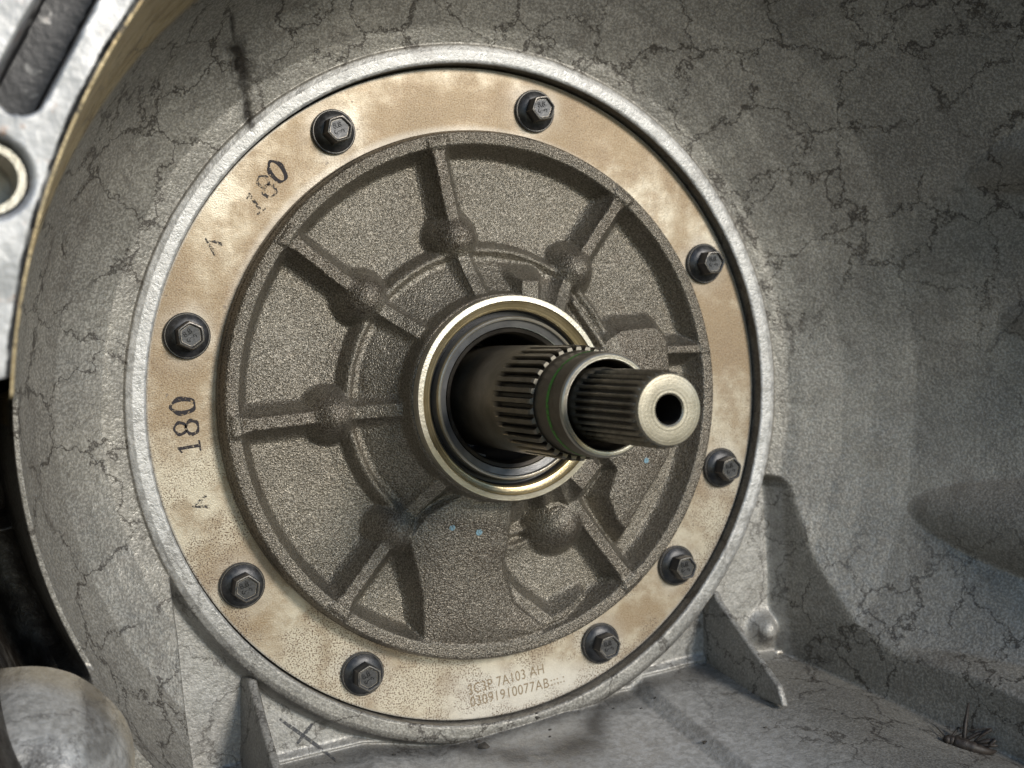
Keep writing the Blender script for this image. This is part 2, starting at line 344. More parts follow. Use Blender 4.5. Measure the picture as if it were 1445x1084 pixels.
hous = empty('bell_housing'); tag(hous, 'grey cracked cast aluminium bell housing surrounding the bolted pump plate', 'housing')
for nose, tilt, c_, k_ in (((1283, 714), -6, 13.0, 1.5), ((1362, 250), 14, 12.0, 1.4), ((1410, 452), 5, 12.0, 1.4), ((1268, 925), -20, 9.0, 1.1)):
    h = hit(housing, *nose); t_ = math.radians(tilt) + math.atan2(h[1], h[0]) * 0.3
    COLS.append((h[0], h[1], math.cos(t_), math.sin(t_), c_, k_))
Q_ = np.concatenate([np.linspace(0, 0.86, 190), np.linspace(0.8625, 1, 55)]); NT_ = 1640
T_ = np.arange(NT_) * 2 * math.pi / NT_
QQ, TT = np.meshgrid(Q_, T_, indexing='ij'); RR = 110.9 + QQ * (rmax(np.degrees(TT)) - 110.9); U, V = RR * np.cos(TT), RR * np.sin(TT)
Z, GR, CL, TA, WH = housing(U, V, True); tdg = np.degrees(TT) % 360; Z = np.minimum(Z, 139.5 - 88 * sstep(207, 212, tdg) * (1 - sstep(243, 250, tdg)))
RR2 = RR; R_ = Q_
co = np.stack([RR2 * np.cos(TT), RR2 * np.sin(TT), Z], -1)
bore = np.concatenate([np.stack([q * np.cos(T_), q * np.sin(T_), np.full(NT_, -8.6)], -1)[None] for q in (104.0, 111.0)])
bore2 = np.stack([110.9 * np.cos(T_), 110.9 * np.sin(T_), Z[0] - 0.4], -1)[None]
co = np.concatenate([bore, bore2, co]); pad = lambda a, x: np.concatenate([np.full((3, NT_), x), a])
mesh_np('casting_wall', co.reshape(-1, 3), grid_quads(len(R_) + 3, NT_), MH, hous, True, dict(grime_dark=pad(GR, 0.55), clean_lit=pad(CL, 0), tan=pad(TA, 0), whole=pad(WH, 0)))

# mating flange with slot and bolt hole
Rf = np.linspace(156.9, 186, 75); nt = 2000; Tf = np.arange(nt) * 2 * math.pi / nt
RF, TF = np.meshgrid(Rf, Tf, indexing='ij'); th = np.degrees(TF); RX = rmax(th) - 157.6
gapf = sstep(179, 182, th) * (1 - sstep(240, 246, th)); RF = RF + gapf * (204 + 0.25 * (RF - 157) - RF)
uf, vf = (RF + RX) * np.cos(TF), (RF + RX) * np.sin(TF)
edge = 0.5 * vnoise(uf, vf, 5, 41)
zf = 140 - 2.5 * sstep(158.6, 157.0, RF + edge) + 0.1 * vnoise(uf, vf, 6, 40)
ds, _ = seg_d(uf, vf, (-158.2, 59.0), (-141.5, 98)); dh = np.hypot(uf + 163.2, vf - 41.0)
zf = zf - 26 * sstep(5.3, 4.5, ds) - 1.5 * sstep(8.6, 7.9, dh) - 20 * sstep(7.6, 7.0, dh)
gf = np.exp(-((RF - 158.3) / 1.2) ** 2); gf = np.maximum(gf, sstep(5.3, 4.8, ds)); gf = np.maximum(gf, sstep(0.4, 0.8, gapf) * 1.2); gf = np.maximum(gf, 0.6 * sstep(8.3, 7.5, dh) * (dh > 5.8))  # dark along the inner edge, in the slot, window gap and hole ring
cf = np.stack([uf, vf, zf], -1)
rx = RX[0]; out1 = np.stack([(RF[-1] + 0.2 + rx) * np.cos(Tf), (RF[-1] + 0.2 + rx) * np.sin(Tf), np.full(nt, 126.0)], -1)[None]
in1 = np.stack([(RF[0] + rx + 0.3) * np.cos(Tf), (RF[0] + rx + 0.3) * np.sin(Tf), np.full(nt, 126.0)], -1)[None]
cf = np.concatenate([in1, cf, out1]); gf = np.concatenate([np.zeros((1, nt)), gf, np.zeros((1, nt))])
mesh_np('mating_flange', cf.reshape(-1, 3), grid_quads(len(Rf) + 2, nt), MF, hous, True, dict(grime_dark=gf))
lathe('outer_shell', [(186, 127), (181, 120), (176, 60), (170, 0), (160, -14), (111.2, -12)], MH, hous, 192, radial=lambda T, r, w: r + (rmax(np.degrees(T)) - 157.6) * sstep(-20, 110, w) + 26 * sstep(177, 182, np.degrees(T)) * (1 - sstep(240, 246, np.degrees(T))) * sstep(-10, 50, w))
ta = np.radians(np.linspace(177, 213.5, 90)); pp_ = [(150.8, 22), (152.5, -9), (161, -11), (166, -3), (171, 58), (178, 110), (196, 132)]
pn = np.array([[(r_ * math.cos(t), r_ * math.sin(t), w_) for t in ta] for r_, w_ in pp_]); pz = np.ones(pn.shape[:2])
mesh_np('black_recess', pn.reshape(-1, 3), grid_quads(len(pp_), 90, False), MH, hous, True, dict(grime_dark=pz, clean_lit=pz * 0, tan=pz * 0))  # pan behind the recess, coloured near black
# rough liner in the bolt hole
lathe('hole_bushing', [(7.1, 126), (7.1, 137.2), (5.6, 137.2), (5.2, 130), (5.2, 122)], M_SILVER, hous, 48, axis=(-163.2, 41.0))

mc = back(30, 1108, 60) + np.array([0.0, -3.0]); qm, tm = np.meshgrid(np.linspace(0.004, 1, 60), np.arange(120) * 2 * math.pi / 120, indexing='ij')
um, vm = mc[0] + (qm * 29 + 1.5 * np.sin(3 * tm) * qm) * np.cos(tm), mc[1] + qm * 32 * np.sin(tm)
zm = 92 - 40 * qm ** 2.2 + 2.0 * np.sin(um * 0.21 + 1.0) * np.cos(vm * 0.17) + 6.0 * vnoise(um, vm, 12, 61) + 1.2 * vnoise(um, vm, 4, 62)
mesh_np('corner_boss', np.stack([um, vm, zm], -1).reshape(-1, 3), grid_quads(60, 120), MH, hous, True, dict(grime_dark=0.5 * sstep(0.12, 0.35, vnoise(um, vm, 9, 63)), clean_lit=0.55 * sstep(0.2, 0.6, qm), tan=0.45 * sstep(0.85, 0.97, qm)))
def gusset(u0, u1, pts, th_):
    """pts: (v, w) outline of the web; u0 at its top, u1 at its foot"""
    vs_ = [p[0] for p in pts]; a, b = max(vs_), min(vs_); V8 = []
    for s_ in (-1, 1):
        for (v, w) in pts:
            f = (a - v) / (a - b); base = u0 + (u1 - u0) * f
            V8.append((base + s_ * th_ / 2 * (1.0 if w > 2 else 1.9), v, w))
    n = len(pts); F = [tuple(range(n)), tuple(range(2 * n - 1, n - 1, -1))]
    for i in range(n): j = (i + 1) % n; F.append((j, i, n + i, n + j))
    o = mesh_py('gusset_rib', V8, F, MH, hous)
    for k in ('grime_dark', 'clean_lit', 'tan'): o.data.attributes.new(k, 'FLOAT', 'POINT')
    for i, (v, w) in enumerate(pts * 2):
        o.data.attributes['clean_lit'].data[i].value = 0.15
    m = o.modifiers.new('bevel', 'BEVEL'); m.width = 0.0009; m.segments = 3; m.limit_method = 'ANGLE'
    for q in o.data.polygons: q.use_smooth = True
    return o
gusset(96.5, 99.0, [(-68.5, -4), (-68.5, 3.0), (-71, 4.5), (-94.5, 42), (-101, 45), (-101, -4)], 2.8)
gusset(-74.0, -72.6, [(-92, -4), (-92, 2.5), (-95, 5.0), (-116.5, 44), (-124, 47), (-124, -4)], 2.8)

# ------------------------------------------------------------------ pump: plate, cover, bolts
pump = empty('transmission_pump'); tag(pump, 'round cast pump with ribbed dark cover, tan stained bolt ring and nine black bolts', 'pump')
PR, PT = np.concatenate([[86.0], np.linspace(88, 109.6, 40), [110.0, 110.25, 110.3, 110.3]]), 720
Tp = np.arange(PT) * 2 * math.pi / PT; R2, T2 = np.meshgrid(PR, Tp, indexing='ij'); Wp = np.zeros_like(R2); Wp[-3:] = [[-0.12], [-0.5], [-8.0]]; Wp[-4] = 0
bolts_px = [(471, 186), (755, 157), (994, 372), (1018, 660), (955, 798), (848, 908), (512, 951), (342, 826), (264, 474)]
BP = [back(x, y, 1.0) for x, y in bolts_px]
pu, pv = R2 * np.cos(T2), R2 * np.sin(T2); pale = np.zeros_like(R2)
for b in BP: pale = np.maximum(pale, 0.6 * np.exp(-((np.hypot(pu - b[0], pv - b[1]) / 10.0) ** 4)) * (0.6 + vnoise(pu, pv, 5, 77)))
pale = np.maximum(pale, 0.8 * sstep(-88, -99, pv) * sstep(-15, 5, pu)); pale = np.maximum(pale, sstep(109.5, 110.1, R2) * 0.7)
pale = np.maximum(pale, 0.5 * sstep(92, 89.5, R2) * sstep(-20, 60, pv))
pale = np.clip(pale, 0, 1)
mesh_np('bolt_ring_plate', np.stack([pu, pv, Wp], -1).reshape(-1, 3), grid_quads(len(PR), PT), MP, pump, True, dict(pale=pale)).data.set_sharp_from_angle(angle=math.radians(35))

PRC = np.array([(30, 19), (33, 18.5), (36, 15.5), (40, 12), (43.5, 9.2), (45.2, 7.6), (46.6, 7.6), (48.4, 9.2), (49.4, 8.6), (51.8, 3.2), (56, 1.8), (70, 0.9), (81, 0.3), (90, 0.3)], float)
rc = np.linspace(30, 90, 900); wc = np.interp(rc, PRC[:, 0], PRC[:, 1]); kc = np.exp(-np.linspace(-2.2, 2.2, 21) ** 2); kc /= kc.sum(); wc = np.convolve(np.pad(wc, 10, mode='edge'), kc, 'valid')
CREST = np.array([(32, 21.5), (36, 19), (41, 15), (47, 11.6), (53, 10.6), (68, 9.4), (84, 9.2), (90, 9)], float)
RIBS = [105.2, 56.4, 146.0, 188.4, 235.4, 312.2]
P1 = [(-11, -29), (7.4, -31), (8.6, -46.9), (7.8, -56.3), (13.5, -68.3), (26.3, -77.0), (25, -84), (4.6, -88), (-20.2, -85), (-22.3, -67.3), (-27.2, -52.3), (-29.5, -46.7), (-23.6, -38.0)]
P2 = [(36, 18), (40.5, 22.5), (46.5, 26.5), (62, 28.5), (67.5, 23.6), (69.5, 12.4), (73.5, -7.4), (70.5, -20.0), (62.1, -32.6), (53.2, -48.0), (47.5, -42.4), (42.8, -33.0), (45.6, -24.1), (38.7, -18.1), (34.0, 1.2)]
def cover(u, v):
    r = np.hypot(u, v); th = np.arctan2(v, u)
    z = np.interp(r, rc, wc) + 0.5 * vnoise(u, v, 12, 50) + 0.25 * vnoise(u, v, 4, 51)
    dth = np.degrees(th); z = z - 6.5 * sstep(-86, -80, dth) * sstep(-58, -64, dth) * sstep(35, 38, r) * sstep(53, 50, r)
    # rim
    rim = 9.0 - 2.3 * np.clip(83.8 - r, 0, None); z = smax(z, rim, 3.0)
    for k, a in enumerate(RIBS):
        a = math.radians(a); al = u * math.cos(a) + v * math.sin(a); d = np.abs(-u * math.sin(a) + v * math.cos(a))
        cr = np.interp(r, CREST[:, 0], CREST[:, 1]); wd = np.interp(r, [33, 50, 80, 86], [2.0, 1.9, 1.8, 3.2])
        rib = np.where(al > 0, cr - 2.3 * np.clip(d - wd, 0, None), -50); z = smax(z, rib, 4.2)
        R0, rad, top = (53.2, 9.2, 14.6) if k < 5 else (49.0, 10.5, 14.5)
        bu, bv = R0 * math.cos(a), R0 * math.sin(a)
        if k == 5: bu, bv = 28.6, -42.6
        q = np.hypot(u - bu, v - bv) / rad
        z = smax(z, top - 10.5 * q ** 2.2, 2.4)
    h1 = np.interp(r, [32, 38, 45, 60, 76, 88], [22, 19.5, 17, 13.5, 10.5, 8.6])
    s1 = poly_sd(u, v, P1); z = smax(z, h1 - 2.0 * np.clip(s1 + 2.0, 0, None) - 0.012 * np.clip(s1 + 14, 0, 14) ** 2, 2.6)
    h2 = np.interp(r, [32, 40, 55, 72, 82], [19, 16, 13.8, 12.5, 9.0])
    s2 = poly_sd(u, v, P2); z = smax(z, h2 - 1.9 * np.clip(s2 + 2.2, 0, None) - 0.010 * np.clip(s2 + 14, 0, 14) ** 2, 2.6)
    d, _ = seg_d(u, v, (66, 18.6), (86, 20.2)); z = smax(z, 9.0 - 2.0 * np.clip(d - 1.2, 0, None), 2.2)
    # step in the lower-right pocket, lugs beside the bore
    s3 = poly_sd(u, v, [(8, -58), (16, -66), (28, -74), (40, -68), (33, -76), (22, -80), (8, -74)]); z = smax(z, 7.2 - 1.6 * np.clip(s3 + 1, 0, None), 2.0)
    s4 = poly_sd(u, v, [(4.6, 39.0), (11.8, 39.4), (12.2, 30), (4.6, 30)]); z = smax(z, 20.5 - 2.0 * np.clip(s4 + .8, 0, None), 2.0)
    s5 = poly_sd(u, v, [(22.5, -24), (31.5, -31.5), (38.5, -22.5), (31, -15)]); z = smax(z, 19.5 - 2.2 * np.clip(s5 + 1.0, 0, None), 1.8)
    d, _ = seg_d(u, v, (27.5, 33.0), (40.5, 17.5)); z = smax(z, 14.5 - 2.4 * np.clip(d - 0.6, 0, None), 1.6)
    z = np.minimum(z, 30)
    z = smin(z, 9.1 + 1.2 * np.clip(87.0 - r, 0, None) + 0 * r, 0.8)                # top never above the rim line near the edge
    z = np.where(r > 87.2, z - 1.1 * ((r - 87.2) / 0.9) ** 2, z)
    hub = 26.5 - 9.0 * np.clip(r - 33.4, 0, None); z = smax(z, hub, 2.0)
    return z
Rc_ = np.concatenate([np.linspace(32.0, 87.2, 165), np.linspace(87.45, 88.4, 5)]); NC = 1400; Tc = np.arange(NC) * 2 * math.pi / NC
R3, T3 = np.meshgrid(Rc_, Tc, indexing='ij'); uc, vc = R3 * np.cos(T3), R3 * np.sin(T3); Zc = cover(uc, vc)
wall = [np.stack([rw * np.cos(Tc), rw * np.sin(Tc), np.full(NC, ww)], -1)[None] for rw, ww in ((88.5, 6.6), (88.6, 4.2), (88.9, 3.9), (89.0, -0.3))]
cc_ = np.concatenate([np.stack([uc, vc, Zc], -1)] + wall)
rust = sstep(4.5, 8.5, Zc - np.interp(R3, rc, wc)) * (R3 < 83) + 0.8 * sstep(82, 86, R3); rust = np.concatenate([rust, np.full((4, NC), 1.0)])
mesh_np('ribbed_cover', cc_.reshape(-1, 3), grid_quads(len(Rc_) + 4, NC), MC, pump, True, dict(rust=rust))

# bearing collar and seal, one turned piece each
lathe('collar_ring', [(33.2, 18), (33.0, 29.6), (32.7, 30.3), (31.1, 30.4), (30.95, 30.1)], M_SILVER, pump, 160)
lathe('bushing_ring', [(30.95, 30.3), (30.8, 30.0), (30.2, 29.4), (28.7, 29.0), (28.2, 28.4), (28.1, 22)], M_GOLD, pump, 160)
lathe('seal_groove', [(28.2, 26), (27.6, 25.2), (26.3, 25.0), (26.0, 26.0)], M_RUB, pump, 128)
seal = lathe('seal_ring', [(26.4, 24), (26.2, 28.6), (25.9, 29.6), (25.4, 29.9), (25.0, 29.6), (24.7, 28.9), (22.7, 28.0)], M_GREY, pump, 160)
lathe('seal_edge', [(26.25, 29.0), (25.95, 29.9), (25.5, 30.2), (25.1, 30.0), (24.95, 29.3)], M_SILVER, pump, 160)
lathe('seal_lip', [(22.7, 27.9), (22.5, 27.4), (22.3, 27.9), (21.2, 27.5), (20.7, 26.6), (20.6, 22.0)], M_DARK, pump, 160)
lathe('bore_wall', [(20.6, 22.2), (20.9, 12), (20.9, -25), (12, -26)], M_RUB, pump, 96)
for a0, a1, w0, w1 in ((236, 243, 12, 15.5), (248, 262, 9, 16.5)):     # grey flats standing in for glints deep in the bore
    T4 = np.radians(np.linspace(a0, a1, 10)); vv, ff = [], []
    for i, t in enumerate(T4):
        for rr, wz in ((20.2, w0), (19.4, w0), (19.4, w1 - i * 0.2), (20.2, w1 - i * 0.2)): vv.append((rr * math.cos(t), rr * math.sin(t), wz))
    for i in range(9):
        for k in range(4): a = i * 4 + k; b = i * 4 + (k + 1) % 4; ff.append((a, b, b + 4, a + 4))
    ff += [(3, 2, 1, 0), (36, 37, 38, 39)]; mesh_py('bore_glint', vv, ff, M_GREY, pump)

# bolts: flange washer, hex head with recessed top and raised marks
def bolt_meshes():
    n = 48; prof = [(0, -0.2), (6.9, -0.2), (7.25, 0.15), (7.25, 1.15), (6.95, 1.35), (6.75, 1.35), (6.6, 1.75), (5.9, 2.2), (4.4, 2.9), (0, 3.0)]
    v = []; f = []
    for (r, w) in prof:
        for k in range(n): a = 2 * math.pi * k / n; v.append((r * math.cos(a), r * math.sin(a), w))
    for i in range(len(prof) - 1):
        for k in range(n): k2 = (k + 1) % n; f.append((i * n + k, i * n + k2, (i + 1) * n + k2, (i + 1) * n + k))
    fl = (v, f)
    v = []; f = []; ac = 4.62
    rings = [(1.0, 2.4), (1.0, 7.6), (0.93, 8.15), (0.86, 8.2), (0.78, 7.95), (0.74, 7.35), (0.0, 7.3)]
    sub = 4
    for (q, w) in rings:
        for k in range(6):
            a0, a1 = math.radians(60 * k), math.radians(60 * k + 60)
            for j in range(sub):
                t = j / sub; x = ac * q * (math.cos(a0) * (1 - t) + math.cos(a1) * t); y = ac * q * (math.sin(a0) * (1 - t) + math.sin(a1) * t)
                # corners rounded a little towards the top
                m = math.hypot(x, y); lim = ac * q * (0.965 if w > 7 else 0.985)
                if m > lim: x, y = x * lim / m, y * lim / m
                v.append((x, y, w))
    N = 6 * sub
    for i in range(len(rings) - 1):
        for k in range(N): k2 = (k + 1) % N; f.append((i * N + k, i * N + k2, (i + 1) * N + k2, (i + 1) * N + k))
    hx = (v, f)
    # raised marks on the head
    v = []; f = []
    def ring(cx, cy, rx, ry, th, a0=0, a1=360, m=14):
        b = len(v); full = a1 - a0 >= 360
        for i in range(m + (0 if full else 1)):
            a = math.radians(a0 + (a1 - a0) * i / m)
            for q, w in ((1 + th / rx, 7.25), (1 + th / rx * .5, 7.62), (1 - th / rx * .5, 7.62), (1 - th / rx, 7.25)): v.append((cx + rx * q * math.cos(a), cy + ry * q * math.sin(a), w))
        cnt = m if full else m
        for i in range(cnt):
            j = (i + 1) % m if full else i + 1
            for k in range(3): f.append((b + i * 4 + k, b + j * 4 + k, b + j * 4 + k + 1, b + i * 4 + k + 1))
    ring(-1.15, 0.95, .42, .42, .16); ring(-1.15, 1.75, .36, .36, .16); ring(0.55, 0.95, .42, .42, .16); ring(0.55, 1.75, .36, .36, .16)
    ring(-0.3, 0.55, .10, .10, .10, m=8); ring(-0.2, -1.2, .95, .62, .16, 20, 200); ring(0.9, -0.9, .5, .5, .16, -60, 130); ring(-1.4, -0.7, .4, .5, .15, 90, 300)
    return fl, hx, (v, f)
FLM, HXM, MKM = bolt_meshes()
def bolt_mesh(name, vf, mat, edge):
    me = bpy.data.meshes.new(name); me.from_pydata([tuple(q * MM for q in p) for p in vf[0]], [], vf[1]); me.update()
    for q in me.polygons: q.use_smooth = True
    me.set_sharp_from_angle(angle=math.radians(28)); me.materials.append(mat)
    a = me.attributes.new('edge', 'FLOAT', 'POINT'); a.data.foreach_set('value', np.full(len(vf[0]), edge, np.float32)); return me
m_fl, m_hx, m_mk = bolt_mesh('washer_flange', FLM, MB, 0.35), bolt_mesh('hex_head', HXM, MB, 1.0), bolt_mesh('head_marks', MKM, MB, 0.0)
hexa = [22, 14, 8, 20, 12, 16, 32, 26, 40]
for b, a in zip(BP, hexa):
    e = bpy.data.objects.new('bolt', None); e.empty_display_size = 0.005; C.objects.link(e); e.parent = pump
    e.matrix_world = Matrix.Translation(Vector(W3((b[0], b[1], 0.0)))) @ M3.to_4x4() @ Matrix.Rotation(math.radians(a), 4, 'Z')
    for nm, me in (('washer_flange', m_fl), ('hex_head', m_hx), ('head_marks', m_mk)):
        o = bpy.data.objects.new(nm, me); C.objects.link(o); o.parent = e

# printed and etched marks on the plate
def stroke_rings(parts, name, ctr, ang, sc, mat, parent, w=0.06):
    """parts: closed shapes as (outer ellipse, inner ellipse) pairs or polygons, in unit letter space"""
    V, F = [], []; ca, sa = math.cos(ang), math.sin(ang)
    def P(x, y): V.append((ctr[0] + sc * (x * ca - y * sa), ctr[1] + sc * (x * sa + y * ca), w))
    for p in parts:
        b = len(V)
        if p[0] == 'e':
            _, cx, cy, ax, ay, bx, by = p; m = 40
            for i in range(m):
                t = 2 * math.pi * i / m; j = 1 + 0.06 * math.sin(5 * t + cx * 9) ; P(cx + ax * j * math.cos(t), cy + ay * j * math.sin(t)); P(cx + bx * math.cos(t), cy + by * math.sin(t))
            for i in range(m): k = (i + 1) % m; F.append((b + 2 * i, b + 2 * k, b + 2 * k + 1, b + 2 * i + 1))
        else:
            for x, y in p[1]: P(x, y)
            F.append(tuple(range(b, b + len(p[1]))))
    o = mesh_py(name, V, F, mat, parent); return o
D0 = [('e', 0, 0, .36, .5, .17, .41)]
D8 = [('e', 0, .235, .29, .265, .16, .19), ('e', 0, -.225, .34, .285, .19, .19)]
D1 = [('p', [(-.07, -.42), (.07, -.42), (.07, .5), (-.0, .5), (-.22, .36), (-.2, .3), (-.07, .36)]), ('p', [(-.24, -.5), (.24, -.5), (.24, -.42), (-.24, -.42)])]
DA = [('p', [(-.45, -.5), (-.2, -.5), (.02, .3), (.30, -.5), (.5, -.5), (.1, .5), (-.02, .5)])]
def digit(parts, px, py, up_px, size, mat, nm='printed_digit'):
    c = back(px, py, 0); d = back(px + up_px[0], py + up_px[1], 0) - c
    stroke_rings(parts, nm, c, math.atan2(d[1], d[0]) - math.pi / 2, size, mat, pump)
digit(D0, 258, 573, (-30, 3), 8.2, M_INK); digit(D8, 263, 604, (-30, 3), 8.0, M_INK); digit(D1, 267, 631, (-30, 5), 7.2, M_INK); digit(DA, 283, 712, (-28, 10), 5.2, M_INK2)
digit(D0, 391, 242, (-17, -24), 8.0, M_INK); digit(D8, 376, 263, (-17, -24), 7.8, M_INK2); digit(D1, 360, 286, (-16, -22), 7.2, M_INK2); digit(DA, 299, 345, (-20, -16), 5.5, M_INK2)
def text_part(name, body, ctr, ang, size, mat, parent, w=0.05, sx=1.0):
    cu = bpy.data.curves.new(name, 'FONT'); cu.body = body; cu.size = size * MM; cu.align_x = 'LEFT'; cu.space_character = 1.08
    o = bpy.data.objects.new(name, cu); C.objects.link(o); bpy.context.view_layer.update()
    me = bpy.data.meshes.new_from_object(o.evaluated_get(bpy.context.evaluated_depsgraph_get())); bpy.data.objects.remove(o)
    me.name = name; me.materials.clear(); me.materials.append(mat)
    p = bpy.data.objects.new(name, me); C.objects.link(p); p.parent = parent
    p.matrix_world = Matrix.Translation(Vector(W3((ctr[0], ctr[1], w)))) @ M3.to_4x4() @ Matrix.Rotation(ang, 4, 'Z') @ Matrix.Diagonal((sx, 1, 1, 1))
    return p
bpy.context.view_layer.update()
for body, a, b, sz in (('3C3P 7A103 AH', (661, 981), (768, 950), 5.0), ('03091910077AB', (664, 998), (775, 970), 5.0), ('::;.:', (777, 968), (797, 962), 4.5)):
    A, B = back(*a, 0), back(*b, 0); ang = math.atan2(B[1] - A[1], B[0] - A[0]); L = np.hypot(*(B - A))
    o = text_part('etched_text', body, A, ang, sz, M_ETCH, pump)
    wd = max(v.co.x for v in o.data.vertices) / MM
    o.matrix_world = o.matrix_world @ Matrix.Diagonal((L / wd, 1, 1, 1))
# blue paint dots on the cover
for x, y, q in ((638, 745, 1.0), (676, 751, 1.15), (912, 650, 1.0)):
    h = hit(cover, x, y, 35.0); V = [(h[0], h[1], h[2] + 0.16)] + [(h[0] + q * math.cos(t), h[1] + q * math.sin(t), float(cover(np.array([h[0] + q * math.cos(t)]), np.array([h[1] + q * math.sin(t)]))[0]) + 0.14) for t in np.linspace(0, 2 * math.pi, 14)[:-1]]
    mesh_py('paint_dot', V, [(0, i, i % 13 + 1) for i in range(1, 14)], M_BLUE, pump)
# pencilled cross on the housing
for a, b in (((395, 1015), (465, 1065)), ((442, 1020), (420, 1050))):
    A, B = back(*a, -2.6), back(*b, -2.6); d = (B - A) / np.hypot(*(B - A)); nrm = np.array([-d[1], d[0]]); V = []
    for i in range(13):
        c = A + (B - A) * i / 12; wdt = 0.62 * (1 - 0.4 * abs(i / 6 - 1) ** 3)
        for s_ in (-1, 1): q = c + nrm * wdt * s_; V.append((q[0], q[1], float(housing(np.array([q[0]]), np.array([q[1]]))[0]) + 0.10))
    mesh_py('pencil_mark', V, [(2 * i, 2 * i + 1, 2 * i + 3, 2 * i + 2) for i in range(12)], M_PENC, hous)
# torn casting flash on the boss beside the gusset
V, F = [], []
fx = hit(housing, 1098, 918, 60.0)
for i in range(9):
    a = i / 8 * 2 - 1
    for s_, hh in ((-0.7, 0), (0, 2.2 + rng.random() * 1.4), (0.7, 0)): V.append((fx[0] + a * 2.6 + s_ * .4, fx[1] + a * 1.4 + s_ + rng.normal() * .2, fx[2] - 0.5 + hh * (1 - a * a * .6)))
for i in range(8):
    for k in range(2): q = i * 3 + k; F.append((q, q + 1, q + 4, q + 3))
mesh_py('casting_flash', V, F, M_PALE, hous, True)

# ------------------------------------------------------------------ stator support (outer hollow splined tube)
stat = empty('stator_support'); tag(stat, 'hollow dark steel splined tube with bright rim and green paint line', 'splined tube')
NS = 34
def spl(T, r, w, n, root, lo, hi, run, duty=0.5, soft=0.16):
    ph = (T * n / (2 * math.pi)) % 1.0; g = sstep(duty / 2 + soft / 2, duty / 2 - soft / 2, np.abs(ph - 0.5))
    m = sstep(lo, lo + run, w) * (w <= hi); return r - (r - root) * g * m
def tube(name, prof, mat, parent, n, radial):
    o = lathe(name, prof, mat, parent, n, 25, radial=radial); return o
body = [(16.8, -22), (16.8, 20), (16.8, 40), (16.8, 49), (16.8, 50)] + [(16.8, 50 + k) for k in range(1, 7)] + [(16.8, 62), (16.8, 68), (16.8, 74), (16.7, 76.4), (16.2, 77.0)]
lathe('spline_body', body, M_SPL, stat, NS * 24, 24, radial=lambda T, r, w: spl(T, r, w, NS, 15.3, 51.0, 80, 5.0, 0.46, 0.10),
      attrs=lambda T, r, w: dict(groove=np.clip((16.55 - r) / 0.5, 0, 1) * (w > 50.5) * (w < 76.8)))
lathe('spline_end_face', [(16.2, 77.0), (15.28, 77.05), (15.1, 76.9), (14.95, 76.6)], M_TOOTH, stat, NS * 24, 24, radial=lambda T, r, w: np.minimum(r, spl(T, r, w, NS, 15.25, 50, 80, 2.0, 0.46, 0.10)))
lathe('collar_sleeve', [(15.0, 76.4), (14.75, 77.2), (14.75, 79), (14.9, 80.4), (14.9, 88), (14.85, 91.3), (14.6, 92.8)], M_STEEL, stat, 128)
lathe('tube_rim', [(14.6, 92.8), (14.3, 93.6), (13.9, 93.9), (12.9, 93.9), (12.6, 93.5)], M_SILVER, stat, 128)
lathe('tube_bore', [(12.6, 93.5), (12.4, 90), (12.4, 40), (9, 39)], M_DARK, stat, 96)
lathe('paint_line', [(14.97, 85.0), (14.99, 85.8), (14.97, 86.6)], M_GREEN, stat, 160, radial=lambda T, r, w: r)

# ------------------------------------------------------------------ turbine shaft (inner)
shaft = empty('turbine_shaft'); tag(shaft, 'solid fine splined steel shaft with bright drilled end face inside tube', 'shaft')
NI = 29
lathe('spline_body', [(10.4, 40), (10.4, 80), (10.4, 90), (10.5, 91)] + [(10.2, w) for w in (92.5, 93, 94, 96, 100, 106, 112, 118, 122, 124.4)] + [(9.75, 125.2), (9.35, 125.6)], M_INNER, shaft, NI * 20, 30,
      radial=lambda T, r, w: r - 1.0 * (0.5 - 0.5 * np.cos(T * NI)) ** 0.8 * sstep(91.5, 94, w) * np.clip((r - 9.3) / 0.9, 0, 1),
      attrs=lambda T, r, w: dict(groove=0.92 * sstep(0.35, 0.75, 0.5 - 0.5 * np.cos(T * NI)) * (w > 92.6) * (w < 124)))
lathe('end_face', [(9.36, 125.55), (9.3, 126.2), (9.05, 126.65), (8.9, 126.7), (6.0, 126.7), (4.35, 126.68), (3.95, 126.35)], M_END, shaft, 128)
prof = [(3.95, 126.35), (3.8, 125.6)] + [(3.75 + (0.22 if k % 2 else 0), 125.0 - 0.55 * k) for k in range(22)] + [(3.6, 111), (0.02, 109)]
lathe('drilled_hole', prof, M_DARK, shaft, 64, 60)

# ------------------------------------------------------------------ dead grasshopper and grit
def tubev(path, radii, V, F, m=8):
    b = len(V); path = [np.array(p, float) for p in path]
    for i, p in enumerate(path):
        t = path[min(i + 1, len(path) - 1)] - path[max(i - 1, 0)]; t /= np.linalg.norm(t)
        a = np.cross(t, (0, 0, 1.0)); a = a if np.linalg.norm(a) > 1e-3 else np.cross(t, (0, 1.0, 0)); a /= np.linalg.norm(a); c = np.cross(t, a)
        for k in range(m): q = 2 * math.pi * k / m; V.append(tuple(p + radii[i] * (a * math.cos(q) + c * math.sin(q))))
    for i in range(len(path) - 1):
        for k in range(m): k2 = (k + 1) % m; F.append((b + i * m + k, b + i * m + k2, b + (i + 1) * m + k2, b + (i + 1) * m + k))
    F.append(tuple(b + k for k in range(m))[::-1]); F.append(tuple(b + (len(path) - 1) * m + k for k in range(m)))
def wp(px, py, lift=0.0):
    h = hit(housing, px, py); P = np.array([h[0], h[1], h[2]]); d = CAM - P; d /= np.linalg.norm(d); return P + d * (lift + 1.8)
V, F = [], []
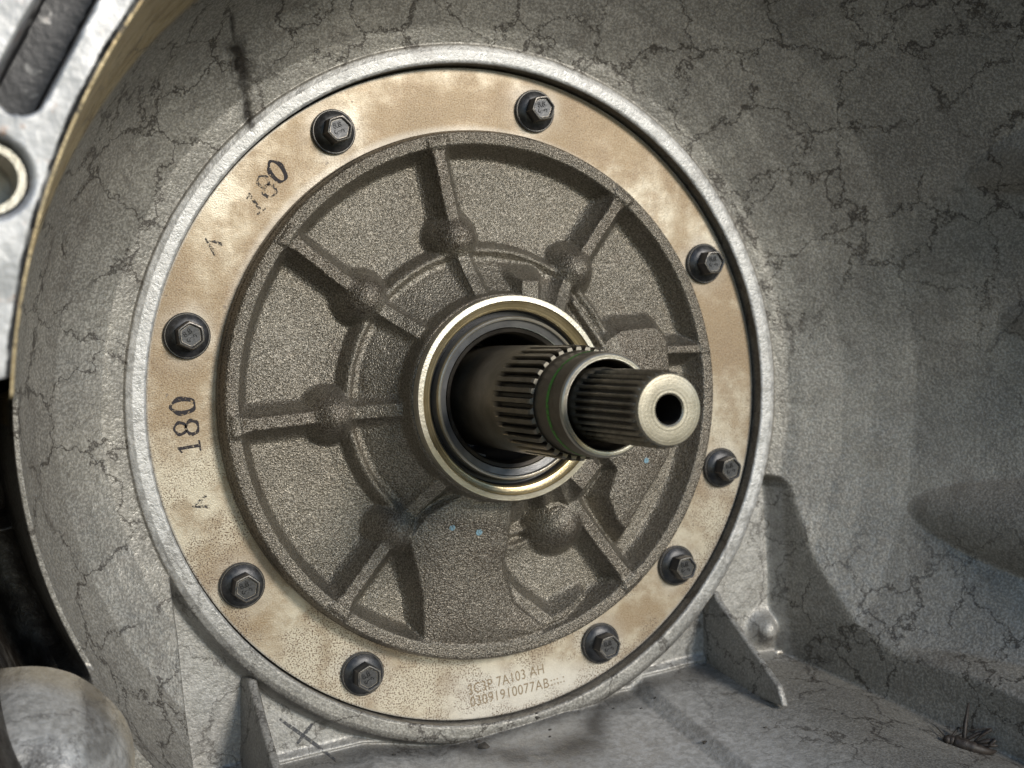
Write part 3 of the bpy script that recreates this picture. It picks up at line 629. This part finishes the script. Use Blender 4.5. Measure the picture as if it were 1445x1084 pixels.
ds_ = [(1333, 1044, 1.6, 1.1), (1338, 1044, 1.9, 1.7), (1346, 1046, 2.0, 1.9), (1354, 1049, 2.2, 2.2), (1366, 1053, 2.2, 2.1), (1378, 1057, 1.9, 1.8), (1390, 1060, 1.6, 1.4), (1400, 1061, 1.3, 0.9), (1405, 1060, 1.1, 0.4)]
bp_ = [wp(x, y, l) for x, y, l, r in ds_]; br_ = [r for *_, r in ds_]; P_, R_b = [], []
for i in range(len(bp_) - 1):                               # ringed body segments
    for k in range(4): t = k / 4; P_.append(bp_[i] * (1 - t) + bp_[i + 1] * t); R_b.append((br_[i] * (1 - t) + br_[i + 1] * t) * (0.84 if k == 0 and i > 1 else 1.0))
tubev(P_ + [bp_[-1]], R_b + [br_[-1]], V, F, 12)
for pts, r0 in ((((1360, 1044), (1362, 1020), (1367, 992)), .55), (((1362, 1045), (1378, 1036), (1398, 1029)), .5), (((1398, 1029), (1386, 1037), (1372, 1049)), .4), (((1376, 1050), (1392, 1046), (1404, 1044)), .7), (((1404, 1044), (1398, 1050), (1392, 1056)), .45), (((1342, 1040), (1352, 1027), (1364, 1028)), .28), (((1380, 1052), (1396, 1052), (1407, 1052)), .5), (((1334, 1040), (1325, 1030), (1317, 1022)), .14), (((1346, 1040), (1370, 1030), (1396, 1028)), .22)):
    pp = [wp(x, y, 3.2 if i < 2 else 2.6) for i, (x, y) in enumerate(pts)]
    tubev(pp, [r0 * 1.3, r0 * 1.35, r0 * 0.7], V, F, 6)
bug = empty('dead_grasshopper'); tag(bug, 'small dead dried grasshopper lying on the housing floor with one leg upright', 'insect')
mesh_py('insect_body', V, F, M_BUG, bug, True)
V, F = [], []; e = wp(1337, 1042, 3.4); tubev([e + np.array((0, 0, -.7)), e + np.array((0, 0, -.3)), e, e + np.array((0, 0, .45))], [.3, .75, .8, .3], V, F, 10); mesh_py('insect_eye', V, F, M_EYE, bug, True)
grit_px = [(684, 1054, 2.6), (676, 1047, 1.3), (758, 1013, 1.1), (776, 1030, .9), (776, 1040, .7), (1036, 955, 1.5), (1148, 957, 1.2), (995, 1048, 1.2), (925, 985, .8), (1190, 1008, .9), (905, 1000, .7), (1080, 1027, .8), (556, 1066, 1.0), (1017, 876, .6), (757, 1007, .8), (866, 1000, .7)]
for x, y, s_ in grit_px:
    h = hit(housing, x, y, 90.0); V = []; m = 8
    for (q, z) in ((1, 0), (.9, .45), (.45, .8)):
        for k in range(m): a = 2 * math.pi * k / m; j = s_ * q * (0.55 + rng.random() * .6); V.append((h[0] + j * math.cos(a), h[1] + j * .6 * math.sin(a), h[2] - 0.3 + z * s_ * .8 + .1 * rng.random()))
    F = [(i * m + k, i * m + (k + 1) % m, (i + 1) * m + (k + 1) % m, (i + 1) * m + k) for i in range(2) for k in range(m)] + [tuple(2 * m + k for k in range(m))]
    o = mesh_py('grit_crumb', V, F, M_GRIT, None, True); tag(o, 'largest black grit crumb lying on the grey ledge below the pump plate' if s_ > 2 else 'tiny black crumb of grit lying on the grey housing', 'grit', 'grit crumbs on the housing floor')
